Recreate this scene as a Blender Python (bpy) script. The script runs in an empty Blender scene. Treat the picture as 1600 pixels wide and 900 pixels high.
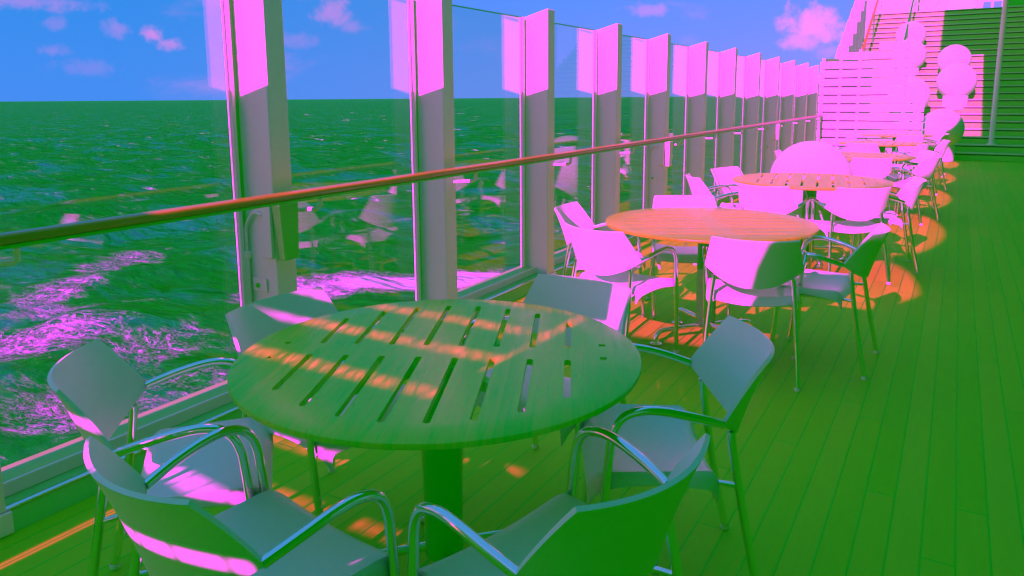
import bpy, bmesh, math, random
from mathutils import Vector, Matrix, noise
random.seed(7)
R = math.radians
PI = math.pi
scene = bpy.context.scene
COL = scene.collection

# ------------------------------------------------------------------ camera calibration
FPX, CYP, HOR, VPX, EYE, ROLL = 1160.0, 335.0, 152.5, 1500.0, 1.50, 0.40
PITCH = math.atan((CYP - HOR) / FPX)
YAW = R(30.85)

# ------------------------------------------------------------------ colour scheme of the photograph
# In the photograph the green of every surface is the same, lit or shaded, and only red and blue tell light from
# shade: the sun is magenta, the skylight carries all the green, and every surface reflects green alike.
GREEN = 0.980
EXPO = 2.3


# ------------------------------------------------------------------ materials
class Mat:
    def __init__(self, name):
        m = bpy.data.materials.new(name)
        m.use_nodes = True
        self.m = m
        self.nt = m.node_tree
        self.nt.nodes.clear()
        self.out = self.node('ShaderNodeOutputMaterial')

    def node(self, t, **kw):
        n = self.nt.nodes.new(t)
        for k, v in kw.items():
            setattr(n, k, v)
        return n

    def link(self, a, b):
        self.nt.links.new(a, b)

    def put(self, sock, v):
        if isinstance(v, bpy.types.NodeSocket):
            self.link(v, sock)
        elif isinstance(v, (tuple, list)) and len(v) == 3 and sock.type == 'RGBA':
            sock.default_value = (*v, 1)
        else:
            sock.default_value = v

    def math(self, op, a, b=0.0, c=0.0, clamp=False):
        n = self.node('ShaderNodeMath', operation=op, use_clamp=clamp)
        self.put(n.inputs[0], a)
        self.put(n.inputs[1], b)
        self.put(n.inputs[2], c)
        return n.outputs[0]

    def mix(self, f, a, b):
        n = self.node('ShaderNodeMix', data_type='RGBA')
        self.put(n.inputs[0], f)
        self.put(n.inputs[6], a)
        self.put(n.inputs[7], b)
        return n.outputs[2]

    def noise(self, vec, scale, detail=3.0, rough=0.5, dist=0.0):
        n = self.node('ShaderNodeTexNoise')
        if vec is not None:
            self.link(vec, n.inputs['Vector'])
        n.inputs['Scale'].default_value = scale
        n.inputs['Detail'].default_value = detail
        n.inputs['Roughness'].default_value = rough
        n.inputs['Distortion'].default_value = dist
        return n.outputs[0]

    def ramp(self, f, stops, interp='LINEAR'):
        n = self.node('ShaderNodeValToRGB')
        cr = n.color_ramp
        cr.interpolation = interp
        while len(cr.elements) < len(stops):
            cr.elements.new(0.5)
        for e, (p, c) in zip(cr.elements, stops):
            e.position = p
            e.color = (*c, 1) if isinstance(c, (tuple, list)) else (c, c, c, 1)
        self.link(f, n.inputs[0])
        return n.outputs[0]

    def smooth(self, v, lo, hi):
        n = self.node('ShaderNodeMapRange', interpolation_type='SMOOTHSTEP')
        self.put(n.inputs[0], v)
        n.inputs[1].default_value = lo
        n.inputs[2].default_value = hi
        return n.outputs[0]

    def pos(self, obj=False, scale=None, rotz=0.0):
        if obj:
            s = self.node('ShaderNodeTexCoord').outputs['Object']
        else:
            s = self.node('ShaderNodeNewGeometry').outputs['Position']
        if scale or rotz:
            mp = self.node('ShaderNodeMapping')
            self.link(s, mp.inputs['Vector'])
            mp.inputs['Rotation'].default_value = (0, 0, rotz)
            if scale:
                mp.inputs['Scale'].default_value = scale
            s = mp.outputs[0]
        return s

    def xyz(self, v):
        n = self.node('ShaderNodeSeparateXYZ')
        self.link(v, n.inputs[0])
        return n.outputs

    def green(self, col, g=GREEN):
        if not isinstance(col, bpy.types.NodeSocket):
            return (col[0], g, col[2])
        s = self.node('ShaderNodeSeparateColor')
        self.link(col, s.inputs[0])
        c = self.node('ShaderNodeCombineColor')
        self.link(s.outputs[0], c.inputs[0])
        c.inputs[1].default_value = g
        self.link(s.outputs[2], c.inputs[2])
        return c.outputs[0]

    def surf(self, col, rough=0.5, metal=0.0, spec=0.5, bump=None, bstr=0.2, bdist=0.01, coat=0.0, g=GREEN):
        p = self.node('ShaderNodeBsdfPrincipled')
        self.put(p.inputs['Base Color'], self.green(col, g))
        self.put(p.inputs['Roughness'], rough)
        p.inputs['Metallic'].default_value = metal
        p.inputs['Specular IOR Level'].default_value = spec
        p.inputs['Coat Weight'].default_value = coat
        p.inputs['Coat Roughness'].default_value = 0.1
        if bump is not None:
            b = self.node('ShaderNodeBump')
            b.inputs['Strength'].default_value = bstr
            b.inputs['Distance'].default_value = bdist
            self.link(bump, b.inputs['Height'])
            self.link(b.outputs[0], p.inputs['Normal'])
        self.link(p.outputs[0], self.out.inputs['Surface'])
        self.p = p
        return self.m


def mat_plastic():
    M = Mat('white_plastic')
    v = M.pos(obj=True)
    n = M.noise(v, 9.0, 4)
    c = M.ramp(n, [(0.3, (.62, .9, .60)), (0.75, (.68, .9, .66))])
    g = M.noise(v, 420.0, 2)
    r = M.ramp(n, [(0.3, .34), (0.7, .46)])
    return M.surf(c, r, spec=.45, bump=g, bstr=.10, bdist=.002)


def mat_paint(name, a, b, rough=.4):
    M = Mat(name)
    v = M.pos(obj=True, scale=(1, 1, .25))
    n = M.noise(v, 7.0, 6, .65)
    c = M.ramp(n, [(0.25, a), (0.7, b)])
    r = M.ramp(n, [(0.3, rough), (0.75, rough + .15)])
    return M.surf(c, r, spec=.35, bump=M.noise(v, 60, 3), bstr=.05, bdist=.003)


def mat_chrome():
    M = Mat('polished_steel')
    n = M.noise(M.pos(obj=True), 25.0, 3)
    r = M.ramp(n, [(0.3, .05), (0.7, .13)])
    return M.surf((.72, .9, .74), r, metal=1.0)


def mat_dark(name, c, rough=.45):
    M = Mat(name)
    n = M.noise(M.pos(obj=True), 30, 4)
    cc = M.ramp(n, [(0.3, c), (0.7, tuple(x * 1.5 for x in c))])
    return M.surf(cc, rough, spec=.3)


def mat_deck():
    M = Mat('teak_planks')
    v = M.pos()
    x, y, z = M.xyz(v)[:3]
    W = 0.099
    xi = M.math('DIVIDE', x, W)
    pid = M.math('FLOOR', xi)
    fx = M.math('SUBTRACT', xi, pid)
    off = M.math('MULTIPLY', M.math('FRACT', M.math('MULTIPLY', M.math('SINE', M.math('MULTIPLY', pid, 12.9898)), 4375.5)), 2.6)
    yi = M.math('DIVIDE', M.math('ADD', y, off), 2.6)
    jid = M.math('FLOOR', yi)
    fy = M.math('MULTIPLY', M.math('SUBTRACT', yi, jid), 2.6)
    # caulking lines
    ex = M.math('MULTIPLY', M.math('MINIMUM', fx, M.math('SUBTRACT', 1.0, fx)), W)
    ey = M.math('MINIMUM', fy, M.math('SUBTRACT', 2.6, fy))
    gap = M.math('SUBTRACT', 1.0, M.smooth(M.math('MINIMUM', ex, ey), .0022, .0042))
    cmb = M.node('ShaderNodeCombineXYZ')
    M.link(pid, cmb.inputs[0])
    M.link(jid, cmb.inputs[1])
    wn = M.node('ShaderNodeTexWhiteNoise', noise_dimensions='3D')
    M.link(cmb.outputs[0], wn.inputs['Vector'])
    mp = M.node('ShaderNodeMapping')
    M.link(v, mp.inputs['Vector'])
    mp.inputs['Scale'].default_value = (38, 1.6, 1)
    grain = M.noise(mp.outputs[0], 1.6, 5, .6, .6)
    wear = M.noise(v, .9, 5, .6)
    t = M.math('ADD', M.math('MULTIPLY', wn.outputs[0], .45), M.math('MULTIPLY', grain, .55))
    c = M.ramp(t, [(0.2, (.145, .3, .006)), (0.5, (.222, .36, .013)), (0.8, (.30, .42, .022))])
    c = M.mix(M.math('MULTIPLY', M.smooth(wear, .5, .75), .35), c, (.17, .3, .02))
    spk = M.smooth(M.noise(v, 260, 2), .62, .72)
    c = M.mix(M.math('MULTIPLY', spk, .3), c, (.12, .2, .01))
    st = M.smooth(M.noise(v, 3.4, 6, .7, .8), .60, .72)
    c = M.mix(M.math('MULTIPLY', st, .35), c, (.11, .2, .012))
    c = M.mix(gap, c, (.02, .02, .012))
    rough = M.ramp(grain, [(.3, .6), (.7, .8)])
    h = M.math('SUBTRACT', M.math('MULTIPLY', grain, .3), gap)
    return M.surf(c, rough, spec=.06, bump=h, bstr=.35, bdist=.003)


def mat_tablewood(name='table_wood', stops=None):
    M = Mat(name)
    v = M.pos(obj=True)
    x, y, z = M.xyz(v)[:3]
    pid = M.math('FLOOR', M.math('DIVIDE', M.math('ADD', x, 2.2), .22))
    wn = M.node('ShaderNodeTexWhiteNoise', noise_dimensions='1D')
    M.link(pid, wn.inputs['W'])
    cmb = M.node('ShaderNodeCombineXYZ')
    M.link(M.math('MULTIPLY', x, 17.0), cmb.inputs[0])
    M.link(M.math('ADD', M.math('MULTIPLY', y, 1.3), M.math('MULTIPLY', wn.outputs[0], 9.0)), cmb.inputs[1])
    M.link(wn.outputs[0], cmb.inputs[2])
    g = M.noise(cmb.outputs[0], 1.7, 6, .6, 1.6)
    fine = M.noise(cmb.outputs[0], 9.0, 4, .6, .4)
    t = M.math('ADD', M.math('ADD', M.math('MULTIPLY', g, .55), M.math('MULTIPLY', fine, .2)), M.math('MULTIPLY', wn.outputs[0], .22))
    c = M.ramp(t, stops or [(0.36, (.12, .2, .005)), (0.45, (.20, .28, .011)), (0.55, (.255, .34, .016)), (0.66, (.30, .34, .022))])
    r = M.ramp(fine, [(.3, .26), (.7, .40)])
    return M.surf(c, r, spec=.17, bump=fine, bstr=.10, bdist=.002)


def mat_railwood():
    M = Mat('varnished_rail_wood')
    v = M.pos(scale=(30, 1.2, 30))
    g = M.noise(v, 1.5, 5, .6, 1.0)
    c = M.ramp(g, [(.3, (.17, .1, .008)), (.7, (.34, .2, .02))])
    return M.surf(c, .28, spec=.3, coat=.12, g=.45)


def mat_glass():
    M = Mat('windbreak_glass')
    fr = M.node('ShaderNodeFresnel')
    bf = M.node('ShaderNodeNewGeometry').outputs['Backfacing']
    M.link(M.math('ADD', 1.52, M.math('MULTIPLY', bf, 1 / 1.52 - 1.52)), fr.inputs['IOR'])
    f = M.math('ADD', M.math('MULTIPLY', fr.outputs[0], .95), 0.004, clamp=True)
    tr = M.node('ShaderNodeBsdfTransparent')
    tr.inputs[0].default_value = (.92, .99, .97, 1)
    gl = M.node('ShaderNodeBsdfGlossy')
    gl.inputs['Roughness'].default_value = .0
    gl.inputs['Color'].default_value = (1, 1, 1, 1)
    mx = M.node('ShaderNodeMixShader')
    M.link(f, mx.inputs[0])
    M.link(tr.outputs[0], mx.inputs[1])
    M.link(gl.outputs[0], mx.inputs[2])
    M.link(mx.outputs[0], M.out.inputs['Surface'])
    return M.m


def mat_sea():
    M = Mat('sea_water')
    v = M.pos()
    # foam stands where the wake of the hull breaks: patches of broken water at their own places
    d = None
    for (x, y, rx, ry, a, s) in [(-38, 50, 13, 4.6, 45, 1.6), (-30, 59, 10, 5.5, 45, 1.4), (-45, 41, 5, 3.5, 45, 1.2), (-62, 32, 5, 3.5, 120, .72), (-67, 40, 6, 3.0, 120, .68),
                                 (-50, 24, 5.5, 4, 30, .84), (-57, 28, 5, 2.6, 30, .5), (-42, 27, 8, 3.0, 40, .36), (-38, 20, 7, 5, 60, .36), (-33, 26, 7, 3, 60, .22), (-24, 40, 8, 5, 45, .5)]:
        mp = M.node('ShaderNodeMapping', vector_type='TEXTURE')
        mp.inputs['Location'].default_value = (x, y, -14)
        mp.inputs['Scale'].default_value = (rx, ry, 60)
        mp.inputs['Rotation'].default_value = (0, 0, R(a))
        M.link(v, mp.inputs['Vector'])
        ln = M.node('ShaderNodeVectorMath', operation='LENGTH')
        M.link(mp.outputs[0], ln.inputs[0])
        b = M.math('MULTIPLY', M.math('SUBTRACT', 1.0, M.smooth(ln.outputs['Value'], .2, 1.35)), s)
        d = b if d is None else M.math('MAXIMUM', d, b)
    flat = M.node('ShaderNodeMapping')
    M.link(v, flat.inputs['Vector'])
    flat.inputs['Scale'].default_value = (1, 1, .0)
    fv = flat.outputs[0]
    fl = M.node('ShaderNodeMapping')
    M.link(fv, fl.inputs['Vector'])
    fl.inputs['Rotation'].default_value = (0, 0, R(-38))
    fl.inputs['Scale'].default_value = (.62, 1.25, 1)
    f = fl.outputs[0]
    n1 = M.noise(f, .30, 6, .65, 1.0)
    fine = M.noise(f, 2.4, 6, .75, .8)

    def ridge(scale, k, dist):
        return M.math('SUBTRACT', 1.0, M.math('MULTIPLY', M.math('ABSOLUTE', M.math('SUBTRACT', M.noise(f, scale, 7, .68, dist), .5)), k), clamp=True)
    lace = M.math('MAXIMUM', ridge(.42, 17, 1.6), M.math('MULTIPLY', ridge(1.15, 12, 1.2), .85))
    base = M.math('ADD', M.math('MULTIPLY', d, .95), M.math('MULTIPLY', M.math('SUBTRACT', n1, .5), 1.5))
    core = M.smooth(M.math('ADD', base, M.math('MULTIPLY', M.math('SUBTRACT', fine, .5), 1.6)), .70, 1.05)
    lz = M.math('MULTIPLY', M.smooth(M.math('ADD', lace, M.math('MULTIPLY', M.math('SUBTRACT', fine, .5), 1.0)), .45, .95), M.smooth(base, .10, .60))
    foam = M.math('MAXIMUM', core, lz)
    # white horses far out
    wm = M.node('ShaderNodeMapping')
    M.link(fv, wm.inputs['Vector'])
    wm.inputs['Rotation'].default_value = (0, 0, R(-32))
    wm.inputs['Scale'].default_value = (.045, .17, 1)
    cap = M.smooth(M.math('ADD', M.noise(wm.outputs[0], 1.0, 5, .62, .5), M.math('MULTIPLY', M.math('SUBTRACT', fine, .5), .12)), .675, .72)
    foam = M.math('MAXIMUM', foam, cap)
    s = base
    sw = M.noise(f, .085, 4, .55, .5)
    sub = M.math('ADD', M.math('MULTIPLY', M.smooth(base, -.1, .7), .6), M.math('MULTIPLY', M.smooth(sw, .50, .62), .85), clamp=True)
    deep = M.ramp(M.noise(fv, .05, 4), [(.3, (.0006, .1, .002)), (.7, (.001, .1, .006))])
    c = M.mix(M.math('MULTIPLY', sub, .7), deep, (.004, .2, .085))
    c = M.mix(foam, c, (.66, .8, .74))
    w1 = M.noise(f, .8, 7, .62, .5)
    w2 = M.noise(f, .21, 3, .5, .4)
    h = M.math('ADD', M.math('MULTIPLY', w1, .9), M.math('MULTIPLY', w2, 4.5))
    h = M.math('ADD', h, M.math('MULTIPLY', foam, .10))
    bp = M.node('ShaderNodeBump')
    bp.inputs['Strength'].default_value = 1.0
    bp.inputs['Distance'].default_value = 1.6
    M.link(h, bp.inputs['Height'])
    fr = M.node('ShaderNodeFresnel')
    fr.inputs['IOR'].default_value = 1.33
    M.link(bp.outputs[0], fr.inputs['Normal'])
    # steep little waves hide each other at grazing angles, so the mean reflectance of rough water stays low
    fac = M.math('MULTIPLY', M.math('MINIMUM', M.math('POWER', fr.outputs[0], 2.3), .27), M.math('SUBTRACT', 1.0, foam))
    df = M.node('ShaderNodeBsdfDiffuse')
    M.link(M.green(c), df.inputs['Color'])
    M.link(bp.outputs[0], df.inputs['Normal'])
    gl = M.node('ShaderNodeBsdfGlossy')
    gl.inputs['Roughness'].default_value = .16
    M.link(bp.outputs[0], gl.inputs['Normal'])
    mx = M.node('ShaderNodeMixShader')
    M.link(fac, mx.inputs[0])
    M.link(df.outputs[0], mx.inputs[1])
    M.link(gl.outputs[0], mx.inputs[2])
    M.link(mx.outputs[0], M.out.inputs['Surface'])
    return M.m


def mat_steps():
    M = Mat('stair_teak')
    v = M.pos(scale=(1.5, 30, 30))
    g = M.noise(v, 1.2, 5, .6, .5)
    c = M.ramp(g, [(.3, (.11, .28, .05)), (.7, (.19, .4, .10))])
    return M.surf(c, .6, spec=.2)


MT = {}


def build_mats():
    MT['plastic'] = mat_plastic()
    MT['paint'] = mat_paint('white_paint', (.74, .8, .68), (.82, .8, .76))
    MT['globe'] = mat_paint('white_shell', (.36, .8, .36), (.41, .8, .41), .35)
    MT['wallpaint'] = mat_paint('white_wall_paint', (.36, .8, .36), (.42, .8, .42))
    MT['sill'] = mat_paint('sill_paint', (.20, .8, .10), (.29, .8, .16), .5)
    MT['kerb'] = mat_paint('kerb_paint', (.10, .8, .13), (.16, .8, .20), .5)
    MT['chrome'] = mat_chrome()
    MT['dark'] = mat_dark('dark_powder_coat', (.006, .02, .005))
    MT['rubber'] = mat_dark('black_gasket', (.012, .012, .010), .7)
    MT['boxgrey'] = mat_paint('grey_box_paint', (.55, .6, .48), (.66, .6, .58))
    MT['deck'] = mat_deck()
    MT['table'] = mat_tablewood()
    MT['table_shade'] = mat_tablewood('table_wood_for_shade', [(0.39, (.025, .2, .001)), (0.46, (.12, .28, .008)), (0.54, (.29, .34, .022)), (0.62, (.46, .34, .05))])  # same wood with more contrast, so its grain shows in the shade
    MT['rail'] = mat_railwood()
    MT['glass'] = mat_glass()
    MT['sea'] = mat_sea()
    MT['steps'] = mat_steps()
    MT['nosing'] = mat_paint('pale_nosing', (.30, .8, .27), (.38, .8, .35))
    MT['soffit'] = mat_dark('dark_panel', (.015, .1, .015), .5)  # near black so the unseen decks and walls bounce little light
    MT['blue'] = mat_dark('blue_window_glass', (.03, .25, .5), .12)


# ------------------------------------------------------------------ mesh helpers
def tag(o, label=None, cat=None, group=None, kind=None):
    if label: o['label'] = label
    if cat: o['category'] = cat
    if group: o['group'] = group
    if kind: o['kind'] = kind
    return o


def empty(name, loc=(0, 0, 0), rz=0.0):
    o = bpy.data.objects.new(name, None)
    COL.objects.link(o)
    o.location = loc
    o.rotation_euler = (0, 0, rz)
    o.empty_display_size = .1
    return o


class MB:
    def __init__(self):
        self.bm = bmesh.new()

    def box(self, x0, x1, y0, y1, z0, z1, bev=0.0):
        vs = [self.bm.verts.new(p) for p in ((x0, y0, z0), (x1, y0, z0), (x1, y1, z0), (x0, y1, z0), (x0, y0, z1), (x1, y0, z1), (x1, y1, z1), (x0, y1, z1))]
        self.hexa(vs, bev)
        return self

    def hexa(self, vs, bev=0.0):
        fs = [self.bm.faces.new([vs[i] for i in q]) for q in ((0, 3, 2, 1), (4, 5, 6, 7), (0, 1, 5, 4), (1, 2, 6, 5), (2, 3, 7, 6), (3, 0, 4, 7))]
        if bev > 0:
            es = list({e for f in fs for e in f.edges})
            bmesh.ops.bevel(self.bm, geom=es, offset=bev, segments=2, profile=.5, affect='EDGES')

    def pts8(self, P, bev=0.0):
        self.hexa([self.bm.verts.new(p) for p in P], bev)
        return self

    def prism(self, poly, lo, hi, axis='z', bev=0.0):
        def mk(a, b, h):
            return {'z': (a, b, h), 'x': (h, a, b), 'y': (a, h, b)}[axis]
        A = [self.bm.verts.new(mk(a, b, lo)) for a, b in poly]
        B = [self.bm.verts.new(mk(a, b, hi)) for a, b in poly]
        n = len(poly)
        fs = [self.bm.faces.new(A[::-1]), self.bm.faces.new(B)]
        for i in range(n):
            fs.append(self.bm.faces.new((A[i], A[(i + 1) % n], B[(i + 1) % n], B[i])))
        if bev > 0:
            es = list({e for f in fs for e in f.edges})
            bmesh.ops.bevel(self.bm, geom=es, offset=bev, segments=2, profile=.5, affect='EDGES')
        return self

    def tube(self, pts, r, n=10, ry=None, caps=True):
        pts = [Vector(p) for p in pts]
        rings = []
        up = None
        for i, p in enumerate(pts):
            a = pts[max(i - 1, 0)]
            b = pts[min(i + 1, len(pts) - 1)]
            t = (b - a).normalized()
            if up is None:
                up = Vector((0, 0, 1)) if abs(t.z) < .9 else Vector((1, 0, 0))
            s = t.cross(up).normalized()
            u = s.cross(t).normalized()
            up = u
            rr = r[i] if isinstance(r, (list, tuple)) else r
            r2 = ry if ry else rr
            rings.append([self.bm.verts.new(p + s * math.cos(k * 2 * PI / n) * rr + u * math.sin(k * 2 * PI / n) * r2) for k in range(n)])
        for A, B in zip(rings, rings[1:]):
            for k in range(n):
                self.bm.faces.new((A[k], A[(k + 1) % n], B[(k + 1) % n], B[k]))
        if caps:
            self.bm.faces.new(rings[0][::-1])
            self.bm.faces.new(rings[-1])
        return self

    def lathe(self, prof, n=32, c=(0, 0, 0)):
        rings = []
        for r, z in prof:
            if r < 1e-5:
                rings.append([self.bm.verts.new((c[0], c[1], c[2] + z))])
            else:
                rings.append([self.bm.verts.new((c[0] + r * math.cos(k * 2 * PI / n), c[1] + r * math.sin(k * 2 * PI / n), c[2] + z)) for k in range(n)])
        for A, B in zip(rings, rings[1:]):
            for k in range(n):
                q = [A[k % len(A)], A[(k + 1) % len(A)], B[(k + 1) % len(B)], B[k % len(B)]]
                u = []
                for v in q:
                    if v not in u: u.append(v)
                if len(u) > 2: self.bm.faces.new(u)
        return self

    def shell(self, grid, th):
        """A closed skin of thickness th behind a grid of points (rows of equal length)."""
        nr, nc = len(grid), len(grid[0])
        G = [[Vector(p) for p in row] for row in grid]
        N = []
        for i in range(nr):
            row = []
            for j in range(nc):
                du = G[i][min(j + 1, nc - 1)] - G[i][max(j - 1, 0)]
                dv = G[min(i + 1, nr - 1)][j] - G[max(i - 1, 0)][j]
                row.append(du.cross(dv).normalized())
            N.append(row)
        A = [[self.bm.verts.new(G[i][j] + N[i][j] * th / 2) for j in range(nc)] for i in range(nr)]
        B = [[self.bm.verts.new(G[i][j] - N[i][j] * th / 2) for j in range(nc)] for i in range(nr)]
        for i in range(nr - 1):
            for j in range(nc - 1):
                self.bm.faces.new((A[i][j], A[i][j + 1], A[i + 1][j + 1], A[i + 1][j]))
                self.bm.faces.new((B[i][j], B[i + 1][j], B[i + 1][j + 1], B[i][j + 1]))
        loop = [(0, j) for j in range(nc)] + [(i, nc - 1) for i in range(1, nr)] + [(nr - 1, j) for j in range(nc - 2, -1, -1)] + [(i, 0) for i in range(nr - 2, 0, -1)]
        for a, b in zip(loop, loop[1:] + loop[:1]):
            self.bm.faces.new((A[b[0]][b[1]], A[a[0]][a[1]], B[a[0]][a[1]], B[b[0]][b[1]]))
        return self

    def build(self, name, mat, parent=None, smooth=35, loc=None, rz=0.0):
        bmesh.ops.recalc_face_normals(self.bm, faces=self.bm.faces)
        me = bpy.data.meshes.new(name)
        self.bm.to_mesh(me)
        self.bm.free()
        me.materials.append(MT[mat] if isinstance(mat, str) else mat)
        if smooth:
            me.polygons.foreach_set('use_smooth', [True] * len(me.polygons))
            me.set_sharp_from_angle(angle=R(smooth))
        o = bpy.data.objects.new(name, me)
        COL.objects.link(o)
        if parent: o.parent = parent
        if loc: o.location = loc
        if rz: o.rotation_euler = (0, 0, rz)
        return o


def spline(pts, n=8):
    P = [Vector(p) for p in pts]
    out = []
    for i in range(len(P) - 1):
        p0, p1, p2, p3 = P[max(i - 1, 0)], P[i], P[i + 1], P[min(i + 2, len(P) - 1)]
        for k in range(n):
            t = k / n
            out.append(.5 * ((2 * p1) + (p2 - p0) * t + (2 * p0 - 5 * p1 + 4 * p2 - p3) * t * t + (3 * p1 - p0 - 3 * p2 + p3) * t ** 3))
    out.append(P[-1])
    return out


def copy_tree(o, parent=None):
    c = o.copy()
    COL.objects.link(c)
    if parent is not None: c.parent = parent
    for ch in [k for k in o.children]:
        copy_tree(ch, c)
    return c


build_mats()

# ------------------------------------------------------------------ chair
JZ = .60


def make_chair():
    root = empty('deck_chair')
    # backrest: curved shell, wide at the bottom corners, its lower edge dipping in the middle
    grid = []
    NS, NTT = 20, 10
    for i in range(NTT + 1):
        t = i / NTT
        row = []
        for j in range(NS + 1):
            s = -1 + 2 * j / NS
            w = .246 - .034 * t
            dep = .095 * (1 - t) + .060 * t
            lean = -.105 * t - .02 * t * t
            zb = JZ + .004 - .095 * (1 - abs(s) ** 2.2)
            zt = JZ + .178 - .004 * (1 - s * s)
            row.append((w * s, -.200 + lean - dep * (1 - abs(s) ** 2.0), zb + (zt - zb) * t))
        grid.append(row)
    MB().shell(grid, .011).build('backrest', 'plastic', root, 60)
    # seat: scooped shell with rolled front lip and side and rear skirts
    grid = []
    nv, nu = 18, 18
    for i in range(nv + 1):
        v = i / nv
        row = []
        us = [-1.0 + 2 * k / nu for k in range(nu + 1)]
        y = -.215 + .39 * v
        zf = 0.0
        if v > .78:
            q = (v - .78) / .22
            zf = -.052 * q ** 2.2
            y -= .012 * q * q
        if v < .18:
            q = (.18 - v) / .18
            zf = .014 * q * (1 - q) - .036 * q ** 3
            y += .012 * q * q
        w = .222 + .016 * v - .030 * max(0, v - .85) / .15 - .02 * max(0, .12 - v) / .12
        side = []
        for u in us:
            z = .452 + zf - .026 * (1 - u * u) * (1 - .5 * v)
            row.append((w * u, y, z))
        sk = .030 + .028 * abs(2 * v - 1) ** 2
        L = row[0]
        Rr = row[-1]
        e1, e2 = (L[0] - .008, L[1], L[2] - .010), (L[0] - .010, L[1], L[2] - sk)
        f1, f2 = (Rr[0] + .008, Rr[1], Rr[2] - .010), (Rr[0] + .010, Rr[1], Rr[2] - sk)
        row = [e2, e1] + row + [f1, f2]
        grid.append(row)
    MB().shell(grid, .010).build('seat', 'plastic', root, 50)
    for s in (-1, 1):
        m = MB()
        p = [(s * .240, -.205, JZ + .004), (s * .254, -.125, JZ + .028), (s * .261, -.04, JZ + .047), (s * .263, .020, JZ + .049),
             (s * .263, .070, JZ + .030), (s * .262, .098, JZ - .02), (s * .259, .110, JZ - .12), (s * .250, .150, .010)]
        m.tube(spline(p, 7), .0128, 12)
        arm = m.build('arm_frame', 'chrome', root, 60)
        MB().lathe([(0, 0), (.0145, 0), (.0152, .003), (.0152, .014), (.0130, .017)], 12, (s * .250, .150, 0)).build('glide', 'plastic', arm)
        m = MB()
        m.tube(spline([(s * .196, -.240, JZ - .038), (s * .203, -.244, JZ - .09), (s * .224, -.290, .25), (s * .240, -.342, .010)], 5), .0125, 12)
        leg = m.build('rear_leg', 'chrome', root, 60)
        MB().lathe([(0, 0), (.0145, 0), (.0152, .003), (.0152, .014), (.0130, .017)], 12, (s * .240, -.342, 0)).build('glide', 'plastic', leg)
    m = MB()
    for s in (-1, 1):
        m.tube([(s * .195, -.19, .408), (s * .205, .0, .408), (s * .21, .12, .402)], .009, 8)
        m.tube([(s * .20, .115, .404), (s * .256, .121, .404)], .008, 8)
        m.tube([(s * .190, -.185, .410), (s * .214, -.258, .410)], .008, 8)
    m.tube([(-.2, -.13, .402), (.2, -.13, .402)], .009, 8)
    m.tube([(-.2, .08, .400), (.2, .08, .400)], .009, 8)
    m.build('seat_frame', 'chrome', root, 60)
    return root


CHAIR0 = make_chair()
used = [False]


def chair(x, y, heading, label, group):
    """x, y: middle of the two arm joints at the back; heading: degrees from +x towards +y."""
    if not used[0]:
        o = CHAIR0
        used[0] = True
    else:
        o = copy_tree(CHAIR0)
    h = R(heading)
    f = Vector((math.cos(h), math.sin(h)))
    o.location = (x + f.x * .20, y + f.y * .20, .004)
    o.rotation_euler = (0, 0, h - PI / 2)
    tag(o, label, 'chair', group)
    return o


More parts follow.
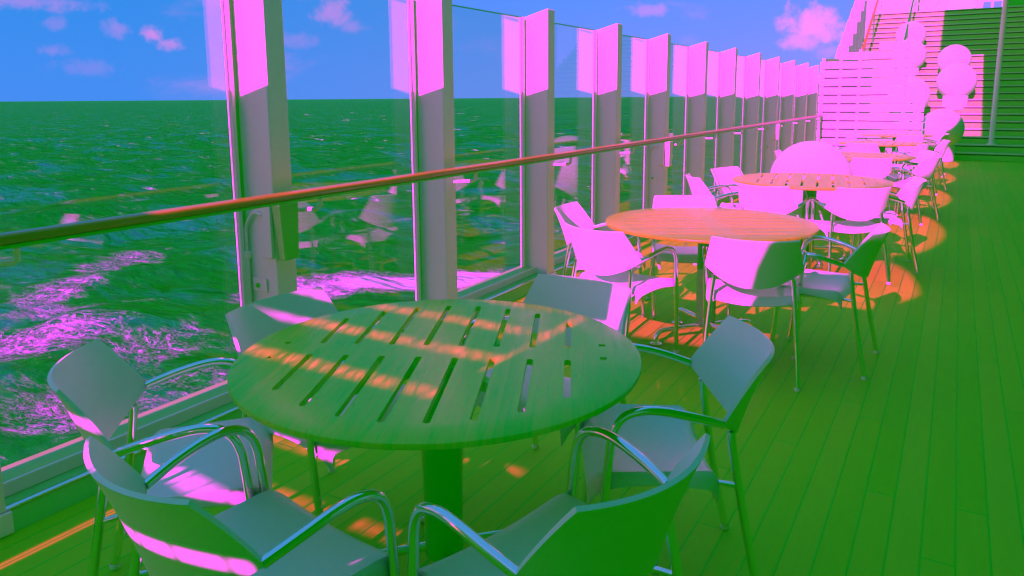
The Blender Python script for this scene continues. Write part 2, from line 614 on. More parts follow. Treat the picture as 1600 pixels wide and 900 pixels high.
# ------------------------------------------------------------------ table
def make_table(rad, wood='table'):
    """Round top with two rows of slots along local y; pedestal with bent tube feet."""
    root = empty('round_table')
    bm = bmesh.new()
    # slots as holes: top face built as strips of quads clipped to the disc, then extruded
    q = rad / .6
    pitch, sw = .110 * q, .019
    slots = []
    for i in range(8):
        x = (i - 3.5) * pitch
        y1 = math.sqrt((.505 * q) ** 2 - x * x)
        for lo, hi in ((.062 * q, y1), (-y1 + .01, -.040 * q)):
            slots.append((x - sw / 2, x + sw / 2, lo, hi))
    # outer loop + holes filled by triangulation
    def loop(pts):
        vs = [bm.verts.new((p[0], p[1], 0)) for p in pts]
        return [bm.edges.new((vs[i], vs[(i + 1) % len(vs)])) for i in range(len(vs))]
    es = loop([(rad * math.cos(t * 2 * PI / 96), rad * math.sin(t * 2 * PI / 96)) for t in range(96)])
    for (a, b, c, d) in slots:
        e = .006
        es += loop([(a + e, c), (b - e, c), (b, c + e), (b, d - e), (b - e, d), (a + e, d), (a, d - e), (a, c + e)])
    ends = [(.489 * q, -.022 * q), (.489 * q, .095 * q), (-.494 * q, -.073 * q), (-.494 * q, .058 * q)]
    for (x, y) in ends:
        es += loop([(x - .010, y - .010), (x + .010, y - .010), (x + .010, y + .010), (x - .010, y + .010)])
    bmesh.ops.triangle_fill(bm, use_beauty=True, use_dissolve=False, edges=es)
    # drop triangles inside the holes
    holes = slots + [(x - .010, x + .010, y - .010, y + .010) for x, y in ends]
    kill = []
    for f in bm.faces:
        c = f.calc_center_median()
        if any(a - 1e-4 < c.x < b + 1e-4 and d0 - 1e-4 < c.y < d1 + 1e-4 for a, b, d0, d1 in holes): kill.append(f)
    bmesh.ops.delete(bm, geom=kill, context='FACES')
    ret = bmesh.ops.extrude_face_region(bm, geom=bm.faces[:])
    for v in ret['geom']:
        if isinstance(v, bmesh.types.BMVert): v.co.z -= .017
    rim = [e for e in bm.edges if len(e.link_faces) == 2 and all(abs(v.co.xy.length - rad) < 1e-3 for v in e.verts) and abs(e.verts[0].co.z - e.verts[1].co.z) < 1e-5]
    bmesh.ops.bevel(bm, geom=rim, offset=.004, segments=2, profile=.5, affect='EDGES')
    for v in bm.verts: v.co.z += .74
    m = MB()
    m.bm.free()
    m.bm = bm
    m.build('tabletop', wood, root, 30)
    m = MB()
    m.lathe([(0, .085), (.058, .085), (.060, .09), (.060, .68), (.05, .69), (0, .69)], 28)
    m.build('column', 'dark', root, 40)
    m = MB()
    for a in (R(45), R(-45)):
        c, s = math.cos(a), math.sin(a)
        m.pts8([(c * x - s * y, s * x + c * y, z) for z in (.690, .721) for x, y in ((-.33, -.018), (.33, -.018), (.33, .018), (-.33, .018))], .004)
    m.build('bearer', 'dark', root, 0)
    for a in (R(20), R(110)):
        c, s = math.cos(a), math.sin(a)
        p = [(-.34, .02), (-.345, .05), (-.325, .085), (-.27, .105), (0, .11), (.27, .105), (.325, .085), (.345, .05), (.34, .02)]
        lg = MB().tube(spline([(c * r, s * r, z + (.003 if a < 1 else -.020)) for r, z in p], 5), .014, 12).build('foot_tube', 'chrome', root, 60)
        for r in (-.34, .34):
            MB().lathe([(0, 0), (.034, 0), (.036, .006), (.018, .014), (.012, .04), (0, .042)], 18, (c * r, s * r, 0)).build('foot_pad', 'chrome', lg)
    return root


TABLES = [  # x, y, radius, slot direction (degrees from +y, towards -x positive), label
    (-1.29, 1.73, .600, 26, 'large shaded wooden table in front with thin stripes of sun across its slotted top'),
    (-1.26, 4.45, .625, -62, 'sunlit wooden table whose slots run sideways, second in the row of tables'),
    (-1.11, 7.15, .680, 8, 'sunlit wooden table with short dark slots, third in the row, before the big white globe'),
    (-1.06, 10.35, .66, 20, 'wooden table partly hidden behind the big white globe on the deck'),
    (-1.02, 13.3, .66, 0, 'far wooden table seen edge on behind the slotted table by the globe'),
    (-1.00, 16.1, .64, 0, 'farthest wooden table, closest to the white slatted wall'),
]
TG = 'round slotted tables in a row along the windbreak'
tb = {}
for i, (x, y, rad, a, lab) in enumerate(TABLES):
    key = round(rad, 2)
    if key not in tb:
        o = make_table(rad, 'table_shade' if i == 0 else 'table')
        tb[key] = o
    else:
        o = copy_tree(tb[key])
    o.location = (x, y, .003)
    o.rotation_euler = (0, 0, R(a))
    tag(o, lab, 'table', TG)

CG = 'white armchairs around the deck tables'
CH = [
    (-1.335, .92, 82, 'white armchair at the lower left corner, its curved back crossed by one sun stripe'),
    (-.59, 1.335, 164, 'white armchair at the bottom centre, seen from behind, its back all in shade'),
    (-.61, 2.16, -152, 'shaded white armchair right of the front table, its pale seat facing the sea'),
    (-1.965, 1.17, 48, 'white armchair nearest the glass at the left edge, sun striping its seat'),
    (-1.95, 1.80, -2, 'shaded white armchair between the front table and the first white post'),
    (-1.24, 2.47, -96, 'white armchair beyond the front table, a sun patch on its back corner'),
    (-1.665, 3.84, 74, 'sunlit white armchair left front of the second table, its whole back in sun'),
    (-.87, 3.94, 103, 'white armchair right front of the second table, its back half sun and half shadow'),
    (-.46, 4.44, 178, 'white armchair right of the second table, its back dark and its seat pale'),
    (-2.08, 4.42, 8, 'sunlit white armchair left of the second table, between it and the glass'),
    (-1.62, 5.14, -64, 'sunlit white armchair hidden up to its back rim behind the second table'),
    (-1.30, 6.32, 80, 'sunlit white armchair left front of the third table, back filling the gap between two tables'),
    (-.66, 6.50, 122, 'sunlit white armchair right front of the third table, arms reaching under it'),
    (-.38, 7.25, 190, 'sunlit white armchair right of the third table, legs ending in the round patch of sun'),
    (-1.93, 6.72, 30, 'sunlit white armchair left of the third table, turned half towards the viewer'),
    (-1.88, 7.50, -22, 'sunlit white armchair near the glass behind the left end of the third table'),
    (-.86, 9.62, 112, 'sunlit white armchair beside the big white globe, its back to the viewer'),
    (-.33, 10.0, 160, 'white armchair right of the fourth table, back in profile'),
    (-.40, 10.9, 205, 'white armchair behind the right end of the fourth table'),
    (-1.86, 10.2, 10, 'white armchair by the glass left of the big white globe'),
    (-1.55, 11.0, -48, 'white armchair behind the big white globe'),
    (-.45, 12.7, 145, 'white armchair in front of the fifth table at its right'),
    (-.26, 13.6, 190, 'white armchair right of the fifth table with slim legs in the sun'),
    (-1.2, 12.5, 80, 'white armchair in front of the fifth table'),
    (-1.75, 13.2, 0, 'white armchair left of the fifth table'),
    (-.30, 16.0, 178, 'white armchair right of the farthest table below the shaded globe'),
    (-.75, 15.35, 110, 'white armchair in front of the farthest table'),
    (-1.7, 15.8, 15, 'white armchair left of the farthest table by the slatted wall'),
]
for x, y, h, lab in CH:
    chair(x, y, h, lab, CG)

# ------------------------------------------------------------------ windbreak: fins, panes, kerb, rail
GX, IX = -2.95, -2.742          # glass line, inner edge of the fins
FINY = [-1.71, -.34, 1.03, 2.40, 3.77, 5.14, 6.50, 7.87, 9.29, 10.72, 12.20, 13.66, 15.10, 16.55, 17.90]
FT = .120


def make_fin(h0=2.11, h1=2.165):
    root = empty('windbreak_post')
    a, b = 0.0, IX - GX
    m = MB()
    m.pts8([(a, 0, .086), (b, 0, .086), (b, FT, .086), (a, FT, .086), (a, 0, h0), (b, 0, h1), (b, FT, h1), (a, FT, h0)], .006)
    m.build('post_body', 'paint', root, 0)
    m = MB()                                                    # recessed slot below the sloping head
    q = .052
    def zz(x): return h0 + (h1 - h0) * x / b - .028
    m.pts8([(q, -.002, zz(q) - .022), (b - .018, -.002, zz(b) - .022), (b - .018, .004, zz(b) - .022), (q, .004, zz(q) - .022),
            (q, -.002, zz(q)), (b - .018, -.002, zz(b)), (b - .018, .004, zz(b)), (q, .004, zz(q))])
    m.build('head_slot', 'sill', root, 0)
    m = MB()
    m.box(-.008, .012, -.026, -.004, .14, h0 - .01, .002)
    m.build('gasket', 'rubber', root, 0)
    m = MB()
    m.box(b - .060, b + .012, -.012, FT + .012, .005, .085, .004)
    m.build('foot', 'paint', root, 0)
    return root


ORD = ['first', 'second', 'third', 'fourth', 'fifth', 'sixth', 'seventh', 'eighth', 'ninth', 'tenth', 'eleventh', 'twelfth', 'thirteenth', 'fourteenth', 'fifteenth', 'sixteenth']
FG = 'white posts of the glass windbreak'
fin0 = None
vis = 0
for i, y in enumerate(FINY):
    if i == 0: continue
    if fin0 is None:
        o = fin0 = make_fin()
    else:
        o = copy_tree(fin0)
    o.location = (GX, y, .003)
    if y < .5:
        lab = 'white windbreak post just outside the left edge of the photograph'
    elif y < 1.5:
        lab = 'white windbreak post cut off by the left edge, only its foot showing'
    else:
        vis += 1
        lab = ('%s white windbreak post from the left, its head in sun and lower half in shade' % ORD[vis - 1])
    tag(o, lab, 'post', FG)

PG = 'glass panes of the windbreak'
vis = 0
for i in range(len(FINY) - 1):
    y0, y1 = FINY[i] + FT, FINY[i + 1]
    if i == 0: continue
    root = empty('glass_pane', (GX, y0, .14))
    L = y1 - y0
    g = MB().box(.0, .012, .012, L - .052, .0, 1.965, 0).build('glass', 'glass', root, 0)
    MB().box(.0, .012, .012, L - .052, 1.967, 1.973, 0).build('top_edge', 'rubber', root, 0)
    MB().box(-.012, .022, L - .050, L - .030, .0, 1.972, .003).build('stile', 'paint', root, 0)
    MB().box(-.012, .018, .0, .010, .0, 1.972, .002).build('stile', 'rubber', root, 0)
    vis += 1
    tag(root, ['glass pane at the left edge before the cut off post', 'wide glass pane left of the first white post, the sea and a cloud behind it'][vis - 1] if vis < 3 else
        'tall glass pane between the %s and %s white posts from the left' % (ORD[vis - 3], ORD[vis - 2]), 'pane', PG)

m = MB()
m.box(-3.05, -2.75, -3.2, 18.2, -.3, .088, .006)
k = m.build('kerb', 'kerb', None, 0)
tag(k, kind='structure')
m = MB()
m.box(-3.0, -2.86, -3.2, 18.2, .090, .138, .006)
k = m.build('sill', 'sill', None, 0)
tag(k, kind='structure')
m = MB()                                                     # bright metal trims along kerb and glazing channel

m.box(-2.8585, -2.845, -3.2, 18.0, .0905, .1435, .002)
m2 = MB()
m2.box(-2.772, -2.744, -3.2, 18.0, .0885, .0985, .004)
tag(m2.build('kerb_rail', 'chrome', None, 50), kind='structure')
k = m.build('kerb_strip', 'paint', None, 0)
tag(k, kind='structure')

rl = empty('handrail', (-2.635, 0, 1.0))
tag(rl, 'long varnished wooden handrail running along the white posts', 'handrail')
m = MB()
pr = []
for k in range(28):
    t = 2 * PI * k / 28
    c, s_ = math.cos(t), math.sin(t)
    pr.append((.032 * math.copysign(abs(c) ** .45, c), .058 + .018 * math.copysign(abs(s_) ** .55, s_)))
m.prism(pr, -3.2, 17.95, 'y')
m.build('rail', 'rail', rl, 50)
m = MB()
m.box(-.022, .022, -3.2, 17.95, .026, .0395, .002)
m.build('rail_bar', 'dark', rl, 0)
for i, y in enumerate(FINY):
    if i < 1: continue
    b = MB()
    yy = y + FT * .5
    p = spline([(IX + 2.62 - .004, yy + .05, -.028), (-.03, yy + .05, -.028), (.0, yy + .05, -.022), (.0, yy + .05, .022)], 4)
    b.tube([(IX + 2.635 - .002, yy + .03, -.030), (-.06, yy + .09, -.030), (-.02, yy + .125, -.030), (-.002, yy + .132, -.018), (0, yy + .134, .022)], .011, 10)
    b.build('rail_bracket', 'paint', rl, 50)

# light boxes with conduit on every fourth post
for n, idx in enumerate((3, 7, 11)):
    y = FINY[idx]
    root = empty('light_box', (IX, y + .010, .74))
    tag(root, ['dark light box under the handrail on the first white post, with a bent conduit', 'pale light box under the handrail on the fifth white post',
               'small pale light box under the handrail on the ninth white post'][n], 'light box', 'light boxes on the windbreak posts')
    m = MB()
    m.pts8([(.002, -.004, .0), (.050, -.006, .0), (.050, .088, .0), (.002, .088, .0), (.002, -.030, .275), (.062, -.034, .275), (.062, .088, .275), (.002, .088, .275)], .008)
    m.build('box_body', 'dark' if n == 0 else 'boxgrey', root, 0)
    m = MB()
    m.pts8([(-.075, -.034, .01), (-.004, -.034, .01), (-.004, -.014, .01), (-.075, -.014, .01), (-.055, -.034, .27), (-.004, -.034, .27), (-.004, -.014, .27), (-.055, -.014, .27)], .004)
    m.build('mount', 'paint', root, 0)
    m = MB()
    m.tube(spline([(-.07, -.024, .215), (-.12, -.024, .225), (-.150, -.028, .20), (-.178, -.030, .15), (-.184, -.030, .05), (-.186, -.030, -.6)], 6), .008, 10)
    m.build('conduit', 'paint', root, 60)
    m = MB()
    m.tube([(-.186, -.032, .02), (-.186, -.032, -.6)], .0135, 12)
    m.box(-.200, -.170, -.046, -.012, -.005, .03, .004)
    m.build('pipe_sleeve', 'paint', root, 40)
    m = MB()
    m.box(-.168, -.07, -.020, -.0125, -.165, -.10, .003)
    m.build('clip', 'paint', root, 0)
    m = MB()
    m.lathe([(0, 0), (.012, 0), (.012, .008), (0, .008)], 14, (-.13, -.135, 0))
    o = m.build('bolt', 'dark', root, 40)
    o.rotation_euler = (R(90), 0, 0)
    o.location = (0, -.0195, 0)
    for v in o.data.vertices: v.co.y, v.co.z = v.co.y, v.co.z
    for v in o.data.vertices: v.co.x, v.co.y = v.co.x, v.co.y + .0

# ------------------------------------------------------------------ deck, stairs, hull
m = MB()
m.box(-2.748, 7.0, -9.0, 36.0, -.25, 0.0, 0)
tag(m.build('deck_floor', 'deck', None, 0), kind='structure')
m = MB()
m.box(-2.99, 7.0, -9.0, 60.0, -20, -.31, 0)
tag(m.build('hull_wall', 'wallpaint', None, 0), kind='structure')

ST0, TR, RS, NST = 20.0, .333, .172, 24
m = MB()
poly = []
for k in range(NST):
    m.box(-2.70, 7.0, ST0 + k * TR + .03, ST0 + (k + 1) * TR + .03, max(.002, (k - 1) * RS), (k + 1) * RS - .050, 0)
m.box(-2.70, 7.0, ST0 + NST * TR + .032, 60, 3.6, NST * RS - .002, 0)
tag(m.build('stairs', 'steps', None, 0), kind='structure')
m = MB()
for k in range(NST):
    m.box(-2.70, 7.0, ST0 + k * TR, ST0 + (k + 1) * TR + .02, (k + 1) * RS - .022, (k + 1) * RS + .004, .003)
tag(m.build('stair_treads', 'nosing', None, 0), kind='structure')


# ------------------------------------------------------------------ slatted wall at the end of the deck
sw = empty('slatted_wall', (-2.72, 18.0, 0))
tag(sw, 'white slatted wall at the far end, closing off the stairs beside the windbreak', 'wall')
m = MB()
X1 = 1.75
pit = .187
k = 0
z = .02
while z < 2.95:
    # the top edge climbs to the right like the stairs behind it
    xs = 0.0 if z + pit < 2.36 else (z + pit - 2.36) / .24
    if xs < X1 - .1:
        m.box(max(0, xs), X1 if z > 1.55 else X1 + .34, 0, .03, z, z + pit - .030, .004)
    z += pit
m.build('slats', 'wallpaint', sw, 0)
m = MB()
for x in (.06, .42, .80, 1.70):
    m.box(x - .03, x + .03, .032, .09, 0, 2.30 + x * .22, .004)
m.build('stud', 'paint', sw, 0)
m = MB()
m.box(.04, 1.05, .095, .115, .0, 2.3, 0)
m.build('shade_backing', 'rubber', sw, 0)  # dark sheet standing in for the shade behind the slats

# balustrade that climbs beside the stairs: posts and panes with stepped heads
bx = -2.86
bl = empty('balustrade', (bx, 18.75, 0))
tag(bl, 'white glass balustrade climbing beside the far stairs, its posts stepping upwards', 'balustrade')
for k in range(11):
    y = .74 * k
    base = max(0.0, (y + 18.75 - ST0) / TR * RS)
    hh = base + 1.95
    MB().pts8([(0, y, base - .2), (.16, y, base - .2), (.16, y + .07, base - .2), (0, y + .07, base - .2), (0, y, hh - .03), (.16, y, hh), (.16, y + .07, hh), (0, y + .07, hh - .03)], .005).build('post', 'paint', bl, 0)
    if k < 10:
        dz = (.74 / TR * RS) if y + 18.75 + .74 > ST0 else 0.0
        y0 = y + .075
        MB().pts8([(.0, y0, base + .05), (.012, y0, base + .05), (.012, y0 + .64, base + .05 + dz), (.0, y0 + .64, base + .05 + dz), (.0, y0, hh - .06), (.012, y0, hh - .06), (.012, y0 + .64, hh - .06 + dz), (.0, y0 + .64, hh - .06 + dz)]).build('pane', 'glass', bl, 0)

hr = empty('stair_handrail', (-2.45, 21.5, 0))
tag(hr, 'brown wooden handrail climbing the far stairs beside the balustrade', 'handrail')
def sz(y): return (y - ST0) / TR * RS
m = MB()
m.tube([(0, 0, sz(21.5) + .86), (0, .25, sz(21.75) + .98), (0, 8.0, sz(29.5) + .98)], .035, 12)
m.build('rail', 'rail', hr, 60)
for y in (.5, 2.5, 4.5, 6.5):
    MB().tube([(0, y, sz(21.5 + y)), (0, y, sz(21.5 + y) + .96)], .02, 10).build('baluster', 'paint', hr, 60)

# ------------------------------------------------------------------ white globes on round plinths
def make_globe():
    root = empty('globe_planter')
    r = .45
    prof = [(r * math.sin(PI * i / 28), .73 - r * math.cos(PI * i / 28)) for i in range(29)]
    MB().lathe(prof, 48).build('globe', 'globe', root, 60)
    MB().lathe([(0, 0), (.275, 0), (.285, .01), (.285, .36), (.27, .375), (0, .375)], 36).build('plinth', 'globe', root, 40)
    return root


gl0 = None
GL = [  # x, y, z of base, scale, label
    (-.30, 19.55, 0, 1.0, 'white globe with a grey shadow patch, standing on the deck before the stairs'),
    (-.10, 22.25, 1.10, 1.0, 'large white globe on the stairs, directly above the shadowed globe'),
    (-.20, 23.25, 1.76, .88, 'smaller white globe peeping over the large one in the right stack of globes'),
    (-1.10, 21.25, .69, 1.06, 'lowest white globe of the left stack, beside the slatted wall'),
    (-1.31, 23.9, 1.87, .98, 'middle white globe of the left stack of globes on the stairs'),
    (-1.37, 25.2, 2.56, .90, 'topmost sunlit globe of the left stack on the stairs'),
    (-1.46, 43.1, 4.13, 1.2, 'grey shaded globe on the upper landing, above the left stack'),
    (-.24, 37.35, 4.13, 1.2, 'grey shaded globe at the top edge under the awning'),
]
for i, (x, y, z, s, lab) in enumerate(GL):
    if gl0 is None:
        o = gl0 = make_globe()
    else:
        o = copy_tree(gl0)
    zz = z
    if y > ST0:                       # stands on its own step
        k = int((y - ST0) / TR)
        zz = min((k + 1), NST) * RS + .006 if False else z
    o.location = (x, y, zz + .004)
    o.scale = (s, s, s)
    tag(o, lab, 'globe', 'white globes on round plinths')
o = copy_tree(gl0)
o.location = (-1.40, 9.02, -.19)
tag(o, 'big white globe standing on the deck between the third and fourth tables', 'globe', 'white globes on round plinths')

# ------------------------------------------------------------------ things at the far right
pl = empty('white_pole', (.70, 20.4, RS * 2 + .004))
tag(pl, 'slim white pole rising from the bottom of the stairs at the right', 'pole')
MB().tube([(0, 0, 0), (.01, 0, 2.0), (.08, 0, 7.5)], .055, 18).build('shaft', 'paint', pl, 60)
MB().lathe([(0, 0), (.11, 0), (.115, .01), (.07, .03), (0, .035)], 20).build('base_plate', 'paint', pl, 40)

dh = empty('deckhouse', (2.0, 62, 4.1))
tag(dh, 'distant white deckhouse with blue windows beyond the upper landing', 'deckhouse')
MB().box(-8.6, 6, 0, 5, 0, 9, .02).build('wall', 'wallpaint', dh, 0)
for k in range(4):
    for z in (2.6, 4.4):
        MB().box(-1.1 + k * .62, -.62 + k * .62, -.03, .04, z, z + 1.1, .01).build('window', 'blue', dh, 0)

lr = empty('landing_railing', (-2.5, 28.3, NST * RS))
tag(lr, 'white railing along the edge of the upper landing above the far stairs', 'railing')
for k in range(5):
    MB().tube([(k * .42, 0, 0), (k * .42, 0, 1.05)], .025, 10).build('post', 'paint', lr, 60)
m = MB()
for z in (.3, .55, .8, 1.06):
    m.tube([(-.05, 0, z), (1.73, 0, z)], .016 if z < 1 else .028, 10)
m.build('bars', 'paint', lr, 60)
hr2 = empty('stair_rail', (-1.45, 23.8, 0))
tag(hr2, 'dark sloping rail beside the topmost white globe on the far stairs', 'handrail')
MB().tube([(0, 0, sz(23.8) + .95), (0, 4.2, sz(28.0) + .95)], .03, 10).build('rail', 'dark', hr2, 60)
for y in (.1, 2.1, 4.1):
    MB().tube([(0, y, sz(23.8 + y)), (0, y, sz(23.8 + y) + .94)], .018, 10).build('baluster', 'paint', hr2, 60)

aw = empty('awning', (0, 30, 5.1))
tag(aw, 'pale awning stretched over the upper landing at the top right', 'awning')
MB().pts8([(-1.8, 0, .02), (6, -1.5, .45), (6, 3.0, .62), (-1.8, 3.0, .20), (-1.8, 0, .05), (6, -1.5, .48), (6, 3.0, .65), (-1.8, 3.0, .23)]).build('cloth', 'sill', aw, 0)
for x in (-1.6, 5.6):
    MB().tube([(x, 2.9, -.98), (x, 2.9, .24)], .04, 12).build('pole', 'paint', aw, 60)

bh = empty('dark_bulkhead', (1.10, 29.6, NST * RS))
tag(bh, 'dark box bulkhead on the upper landing at the right edge', 'bulkhead')
MB().box(0, 5, 0, 2.5, 0, 1.05, .02).build('wall', 'dark', bh, 0)
MB().box(-.05, 5.05, -.05, 2.55, 1.052, 1.11, .01).build('roof', 'steps', bh, 0)

# ------------------------------------------------------------------ unseen, shaped for their shade: upper deck with scalloped edge, wall aft of the viewer
EL = R(25.5)
TE = math.tan(EL)
UZ = 4.2
sh = UZ / TE


def edge_x(y):
    c = 5.85
    k = round((y - c) / 3.18)
    t = (y - c - 3.18 * k) / 1.59
    if k < 0: return -.48
    base = [-.19, -.08, -.05, -.01, .04]
    b = base[min(k, 4)]
    return b - .40 * (1 - math.sqrt(max(0.0, 1 - min(1, abs(t)) ** 2.0)))


pts = []
y = 3.0
while y <= 30.0:
    pts.append((edge_x(y) if y < 21.6 else .46, y - sh))
    y += .08
poly = pts + [(7.0, 30.0 - sh), (7.0, 3.0 - sh)]
m = MB()
m.prism(poly, UZ, UZ + .18, 'z')
m.box(-.65, 7.0, 15.6, 25.5, 7.0, 7.15, 0)  # second slab added out of view to shade the upper stairs
m.box(5.0, 5.3, 17.0, 25.5, UZ, 6.99, 0)
ud = m.build('upper_deck_shade', 'soffit', None, 0)
tag(ud, kind='structure')
m = MB()
m.box(5.0, 5.4, -12, 21, 0.0, UZ - .01, 0)  # unseen wall, made dark to keep bounce light off the deck
sd = m.build('side_wall', 'soffit', None, 0)
tag(sd, kind='structure')

# unseen wall added aft of the viewer, slots placed to stripe the front table
BY = -1.0
m = MB()
DZ = 2.0 * TE
zs = [q - DZ for q in (2.29, 2.44, 2.575, 2.72, 2.866, 3.008, 3.135, 3.268)]
gap = .040
xL, xR = -2.573, -1.115


def zat(y, z=0.0): return z + (y - BY) * TE


z0 = 0.0
CLOSED = {0: [(-2.595, -2.32), (-1.90, -1.76), (-1.52, -1.115)], 3: [(-1.84, -1.115)], 2: [(-2.595, -2.05), (-1.42, -1.115)]}
for n, zc in enumerate(zs + [9]):
    z1 = zc - gap / 2 if zc < 9 else 3.47 - DZ
    m.box(xL, xR, BY, BY + .03, z0, z1, 0)
    if zc < 9:
        x = xL + .10
        while x < xR - .02:
            m.box(x, x + .010, BY + .001, BY + .029, z1, zc + gap / 2, 0)
            x += .094
        for ca, cb in CLOSED.get(n, []):
            m.box(ca, cb, BY + .002, BY + .028, z1 - .001, zc + gap / 2 + .001, 0)
    z0 = zc + gap / 2
m.box(-2.75, -2.603, BY, BY + .03, 0, 3.3 - DZ, 0)
m.box(-2.605, -2.571, BY + .035, BY + .06, 1.30, 3.4 - DZ, 0)
m.box(-2.605, -2.571, BY + .035, BY + .06, 0, .90, 0)
# right part of the added wall: tall, outline and tapering gap cut for its shade
def q8(x0, x1, x2, x3, za, zb):
    m.pts8([(x0, BY, za), (x1, BY, za), (x1, BY + .03, za), (x0, BY + .03, za), (x2, BY, zb), (x3, BY, zb), (x3, BY + .03, zb), (x2, BY + .03, zb)])
q8(-1.110, -.50, -1.035, -.50, 2.95 - DZ, 3.42 - DZ)
m.box(-1.118, -.50, BY + .001, BY + .029, 0, 2.951 - DZ, 0)
pg = [(-1.035, 3.419 - DZ), (-.499, 3.419 - DZ), (-.499, 3.16), (-.60, 3.15), (-.72, 3.12), (-.80, 3.04), (-.86, 2.92), (-.91, 2.75), (-.96, 2.60), (-1.0, 2.52)]
m.prism(pg, BY + .002, BY + .028, 'y')
pg = [(-.50, 0), (4.99, 0), (4.99, UZ - .02), (-.07, UZ - .02), (-.10, 3.7), (-.16, 3.52), (-.26, 3.36), (-.40, 3.24), (-.50, 3.16)]
m.prism(pg, BY, BY + .03, 'y')
tag(m.build('aft_shade_wall', 'soffit', None, 0), kind='structure')

# ------------------------------------------------------------------ sea
def make_sea():
    bm = bmesh.new()
    na, rings = 300, []
    r = 2.6
    rad = []
    while r < 45000:
        rad.append(r)
        r *= 1.022 if r < 400 else 1.12
    def hgt(x, y, r):
        if r > 900: return 0.0
        f = 1.0 if r < 300 else max(0.0, (900 - r) / 600)
        a = noise.noise(Vector((x * .045 + y * .02, y * .06 - x * .03, 0))) * 1.6
        b = noise.noise(Vector((x * .14, y * .16, 3.3))) * .9
        c = noise.noise(Vector((x * .38, y * .42, 7.7))) * .22 if r < 160 else 0
        return (a + b + c) * f
    prev = None
    for r in rad:
        ring = []
        for k in range(na):
            t = R(70) + (2 * PI) * k / na if False else None
            # denser to port where the viewer looks
            u = k / (na - 1)
            t = R(60) + R(150) * u
            x, y = r * math.cos(t), r * math.sin(t)
            ring.append(bm.verts.new((x, y, hgt(x, y, r))))
        if prev:
            for k in range(na - 1):
                bm.faces.new((prev[k], prev[k + 1], ring[k + 1], ring[k]))
        prev = ring
    # the rest of the circle, calm and coarse
    prev = None
    for r in [2.6, 20, 80, 300, 1200, 5000, 20000, 45000]:
        ring = [bm.verts.new((r * math.cos(R(210 + 210 * k / 40)), r * math.sin(R(210 + 210 * k / 40)), -.3)) for k in range(41)]
        if prev:
            for k in range(40):
                bm.faces.new((prev[k], prev[k + 1], ring[k + 1], ring[k]))
        prev = ring
    m = MB()
    m.bm.free()
    m.bm = bm
    o = m.build('sea', 'sea', None, 180)
    o.location = (0, 0, -14)
    tag(o, kind='structure')


make_sea()

# ------------------------------------------------------------------ camera
cd = bpy.data.cameras.new('camera')
cam = bpy.data.objects.new('camera', cd)
COL.objects.link(cam)
cd.sensor_fit = 'HORIZONTAL'
cd.sensor_width = 36.0
cd.lens = FPX / 1600 * 36.0
cd.shift_x = 0.0
cd.shift_y = -(450.0 - CYP) / 1600.0
cd.clip_start = .05
cd.clip_end = 60000
cam.location = (0, 0, EYE)
fw = Vector((-math.sin(YAW) * math.cos(PITCH), math.cos(YAW) * math.cos(PITCH), -math.sin(PITCH)))
rt = Vector((math.cos(YAW), math.sin(YAW), 0))
up = rt.cross(fw)
c, s = math.cos(ROLL * PI / 180), math.sin(ROLL * PI / 180)
# horizon rises to the right in the picture: the camera is turned clockwise seen from above its back
r2 = rt * c - up * s
u2 = up * c + rt * s
M3 = Matrix((r2, u2, -fw)).transposed()
cam.matrix_world = Matrix.Translation(cam.location) @ M3.to_4x4()
scene.camera = cam

# ------------------------------------------------------------------ light
sl = bpy.data.lights.new('sun', 'SUN')
sl.energy = 5.0
sl.angle = R(.5)
sl.color = (1.0, 0.0, .84)
so = bpy.data.objects.new('sun', sl)
COL.objects.link(so)
AZ = R(0.3)   # light travels towards +y, a touch towards +x
d = Vector((math.sin(AZ) * math.cos(EL), math.cos(AZ) * math.cos(EL), -math.sin(EL)))
d_sun = d.copy()
so.rotation_euler = d.to_track_quat('-Z', 'Y').to_euler()

w = bpy.data.worlds.new('World')
scene.world = w
w.use_nodes = True
nt = w.node_tree
nt.nodes.clear()
N = nt.nodes.new
Lk = nt.links.new
out = N('ShaderNodeOutputWorld')
bg = N('ShaderNodeBackground')
bg.inputs[1].default_value = .1
Lk(bg.outputs[0], out.inputs[0])
sky = N('ShaderNodeTexSky')
sky.sky_type = 'NISHITA'
sky.sun_disc = False
sky.sun_elevation = EL
sky.sun_rotation = R(180)
sky.air_density = 1.0
sky.dust_density = 1.2
sky.ozone_density = 2.0
sep = N('ShaderNodeSeparateColor')
Lk(sky.outputs[0], sep.inputs[0])


def wm(op, a, b=0.0, c=0.0, clamp=False):
    n = N('ShaderNodeMath')
    n.operation = op
    n.use_clamp = clamp
    for i, v in enumerate((a, b, c)):
        if isinstance(v, bpy.types.NodeSocket): Lk(v, n.inputs[i])
        else: n.inputs[i].default_value = v
    return n.outputs[0]


tc = N('ShaderNodeTexCoord')
nrm = tc.outputs['Generated']
sx = N('ShaderNodeSeparateXYZ')
Lk(nrm, sx.inputs[0])
# clouds: wisps everywhere low down, and three cumulus heads in their own directions
mp = N('ShaderNodeMapping')
Lk(nrm, mp.inputs[0])
mp.inputs['Scale'].default_value = (1, 1, 2.6)
n1 = N('ShaderNodeTexNoise')
Lk(mp.outputs[0], n1.inputs['Vector'])
n1.inputs['Scale'].default_value = 5.5
n1.inputs['Detail'].default_value = 8
n1.inputs['Roughness'].default_value = .6
n2 = N('ShaderNodeTexNoise')
Lk(nrm, n2.inputs['Vector'])
n2.inputs['Scale'].default_value = 44
n2.inputs['Detail'].default_value = 7
n2.inputs['Roughness'].default_value = .62


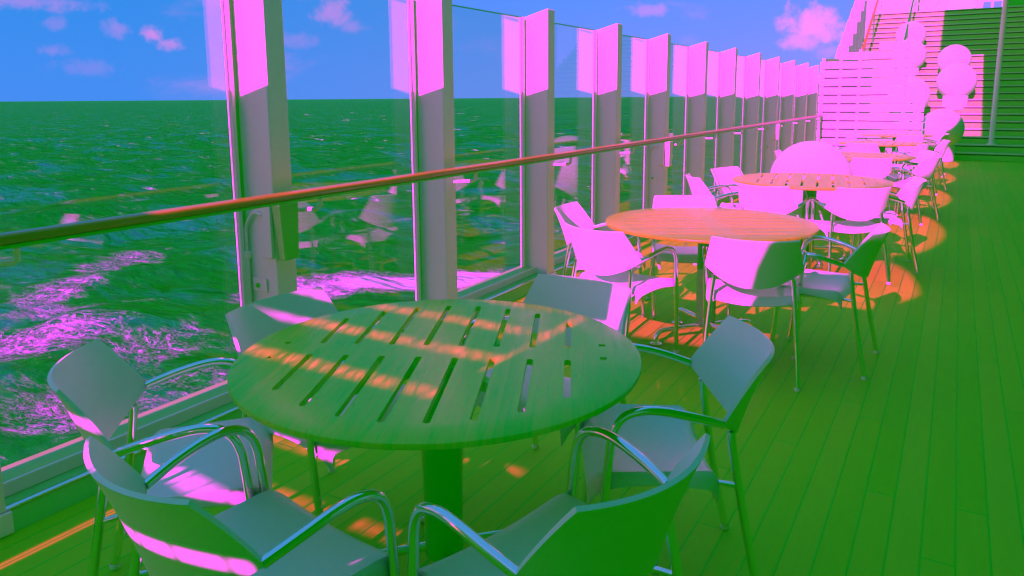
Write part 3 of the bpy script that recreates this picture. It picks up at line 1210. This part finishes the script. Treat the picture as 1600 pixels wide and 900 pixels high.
def wsm(v, lo, hi):
    n = N('ShaderNodeMapRange')
    n.interpolation_type = 'SMOOTHSTEP'
    Lk(v, n.inputs[0])
    n.inputs[1].default_value = lo
    n.inputs[2].default_value = hi
    return n.outputs[0]


def pixdir(px, py):
    u, v = px - 800, py - CYP
    cr, sr = math.cos(R(ROLL)), math.sin(R(ROLL))
    u, v = cr * u - sr * v, sr * u + cr * v
    q = rt * u + up * -v + fw * FPX
    return q.normalized()


wisps = wm('MULTIPLY', wsm(n1.outputs[0], .56, .80), .35)
cl = wisps
# (azimuth from +y in degrees, elevation in degrees, half width, half height, density)
CLD = [(-9.4, 5.0, 1.7, 1.2, 1.0), (-8.2, 4.2, 1.5, .9, .9), (-9.9, 3.9, 1.2, .7, .8), (-8.0, 3.0, 1.0, .7, .35), (-56.0, 4.4, .62, .62, .8), (-55.0, 3.75, .8, .42, .55), (-58.2, 4.7, .8, .5, .3),
       (-61.7, 4.9, .6, .4, .2), (-62.0, 3.2, .9, .35, .2), (-60.0, 2.2, 1.8, .5, .15), (-43.9, 6.2, 1.1, 1.0, .5), (-42.6, 5.2, 1.0, .6, .3), (-47.5, 4.2, 2.5, .5, .2), (-20.3, 6.3, 1.6, .4, .35), (-63, 6.2, 3.0, .5, .35)]
for az, el, hw, hh, dn in CLD:
    a, e = R(az), R(el)
    c = Vector((math.sin(a) * math.cos(e), math.cos(a) * math.cos(e), math.sin(e)))
    ea = Vector((math.cos(a), -math.sin(a), 0))
    eb = Vector((-math.sin(a) * math.sin(e), -math.cos(a) * math.sin(e), math.cos(e)))
    def dot(v):
        n = N('ShaderNodeVectorMath')
        n.operation = 'DOT_PRODUCT'
        Lk(nrm, n.inputs[0])
        n.inputs[1].default_value = v
        return n.outputs['Value']
    da = wm('DIVIDE', dot(ea), math.sin(R(hw)))
    db = wm('DIVIDE', wm('SUBTRACT', dot(eb), 0.0), math.sin(R(hh)))
    rr = wm('SQRT', wm('ADD', wm('MULTIPLY', da, da), wm('MULTIPLY', db, db)))
    front = wm('GREATER_THAN', dot(c), .5)
    v = wm('ADD', rr, wm('MULTIPLY', wm('SUBTRACT', n2.outputs[0], .5), 3.4))
    m_ = wm('MULTIPLY', wm('MULTIPLY', wm('SUBTRACT', 1.0, wsm(v, .15, 1.45)), dn), front)
    cl = wm('MAXIMUM', cl, m_)
cl = wm('MULTIPLY', cl, wsm(sx.outputs[2], -.01, .02))
k = 2.0 ** EXPO
# radiances wanted on screen, divided by exposure and by the background strength
S = 1.0 / (k * .1)
skyR = wm('MULTIPLY', sep.outputs[0], 1.0)
skyB = wm('MULTIPLY', sep.outputs[2], 1.0)
mixr = N('ShaderNodeMix')
mixr.data_type = 'FLOAT'
mixb = N('ShaderNodeMix')
mixb.data_type = 'FLOAT'
Lk(cl, mixr.inputs[0])
Lk(cl, mixb.inputs[0])
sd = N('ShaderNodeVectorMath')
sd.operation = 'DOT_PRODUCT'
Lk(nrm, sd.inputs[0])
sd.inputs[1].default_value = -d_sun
# glow round the sun behind the viewer, added to light faces turned aft
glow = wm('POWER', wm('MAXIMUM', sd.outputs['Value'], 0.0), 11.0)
elv = wm('MAXIMUM', sx.outputs[2], 0.0)
azr = wm('MINIMUM', wm('MULTIPLY', wm('ADD', sx.outputs[0], .85), .30, clamp=True), .30)
low = wm('POWER', wm('SUBTRACT', 1.0, elv), 10.0)
lowish = wm('POWER', wm('SUBTRACT', 1.0, elv), 3.0)
baseR = wm('ADD', wm('ADD', .018, wm('MULTIPLY', azr, wm('POWER', lowish, 1.8))), wm('MULTIPLY', low, .05))
# bright band low over the sea, added aft to port to fill shaded posts
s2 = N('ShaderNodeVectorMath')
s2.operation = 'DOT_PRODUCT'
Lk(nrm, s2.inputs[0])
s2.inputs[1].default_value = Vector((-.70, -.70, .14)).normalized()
port_fill = wm('MULTIPLY', wm('POWER', wm('MAXIMUM', s2.outputs['Value'], 0.0), 7.0), wm('POWER', wm('SUBTRACT', 1.0, elv), 5.0))
baseR = wm('ADD', baseR, wm('MULTIPLY', port_fill, 6.5))
# red added overhead, out of view, as fill for shaded seats
baseR = wm('ADD', baseR, wm('MULTIPLY', wsm(sx.outputs[2], .16, .55), .06))
baseR = wm('ADD', baseR, wm('MULTIPLY', skyR, .005))
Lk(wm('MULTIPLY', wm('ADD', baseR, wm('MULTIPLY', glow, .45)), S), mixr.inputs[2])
mixr.inputs[3].default_value = 1.0 * S
Lk(wm('MULTIPLY', wm('ADD', wm('ADD', wm('ADD', .82, wm('MULTIPLY', lowish, .22)), wm('MULTIPLY', port_fill, .8)), wm('ADD', wm('MULTIPLY', glow, .6), wm('MULTIPLY', skyB, .004))), S), mixb.inputs[2])
mixb.inputs[3].default_value = 1.0 * S
cmb = N('ShaderNodeCombineColor')
Lk(mixr.outputs[0], cmb.inputs[0])
cmb.inputs[1].default_value = .285 * S
Lk(mixb.outputs[0], cmb.inputs[2])
Lk(cmb.outputs[0], bg.inputs[0])

# ------------------------------------------------------------------ render settings
vs = scene.view_settings
scene.display_settings.display_device = 'sRGB'
vs.view_transform = 'Standard'
vs.look = 'None'
vs.exposure = EXPO
vs.gamma = 1.0
cy = scene.cycles
cy.max_bounces = 16
cy.diffuse_bounces = 8
cy.glossy_bounces = 8
cy.transmission_bounces = 8
cy.transparent_max_bounces = 24
cy.use_denoising = True
cy.sample_clamp_indirect = 12
cy.caustics_reflective = False
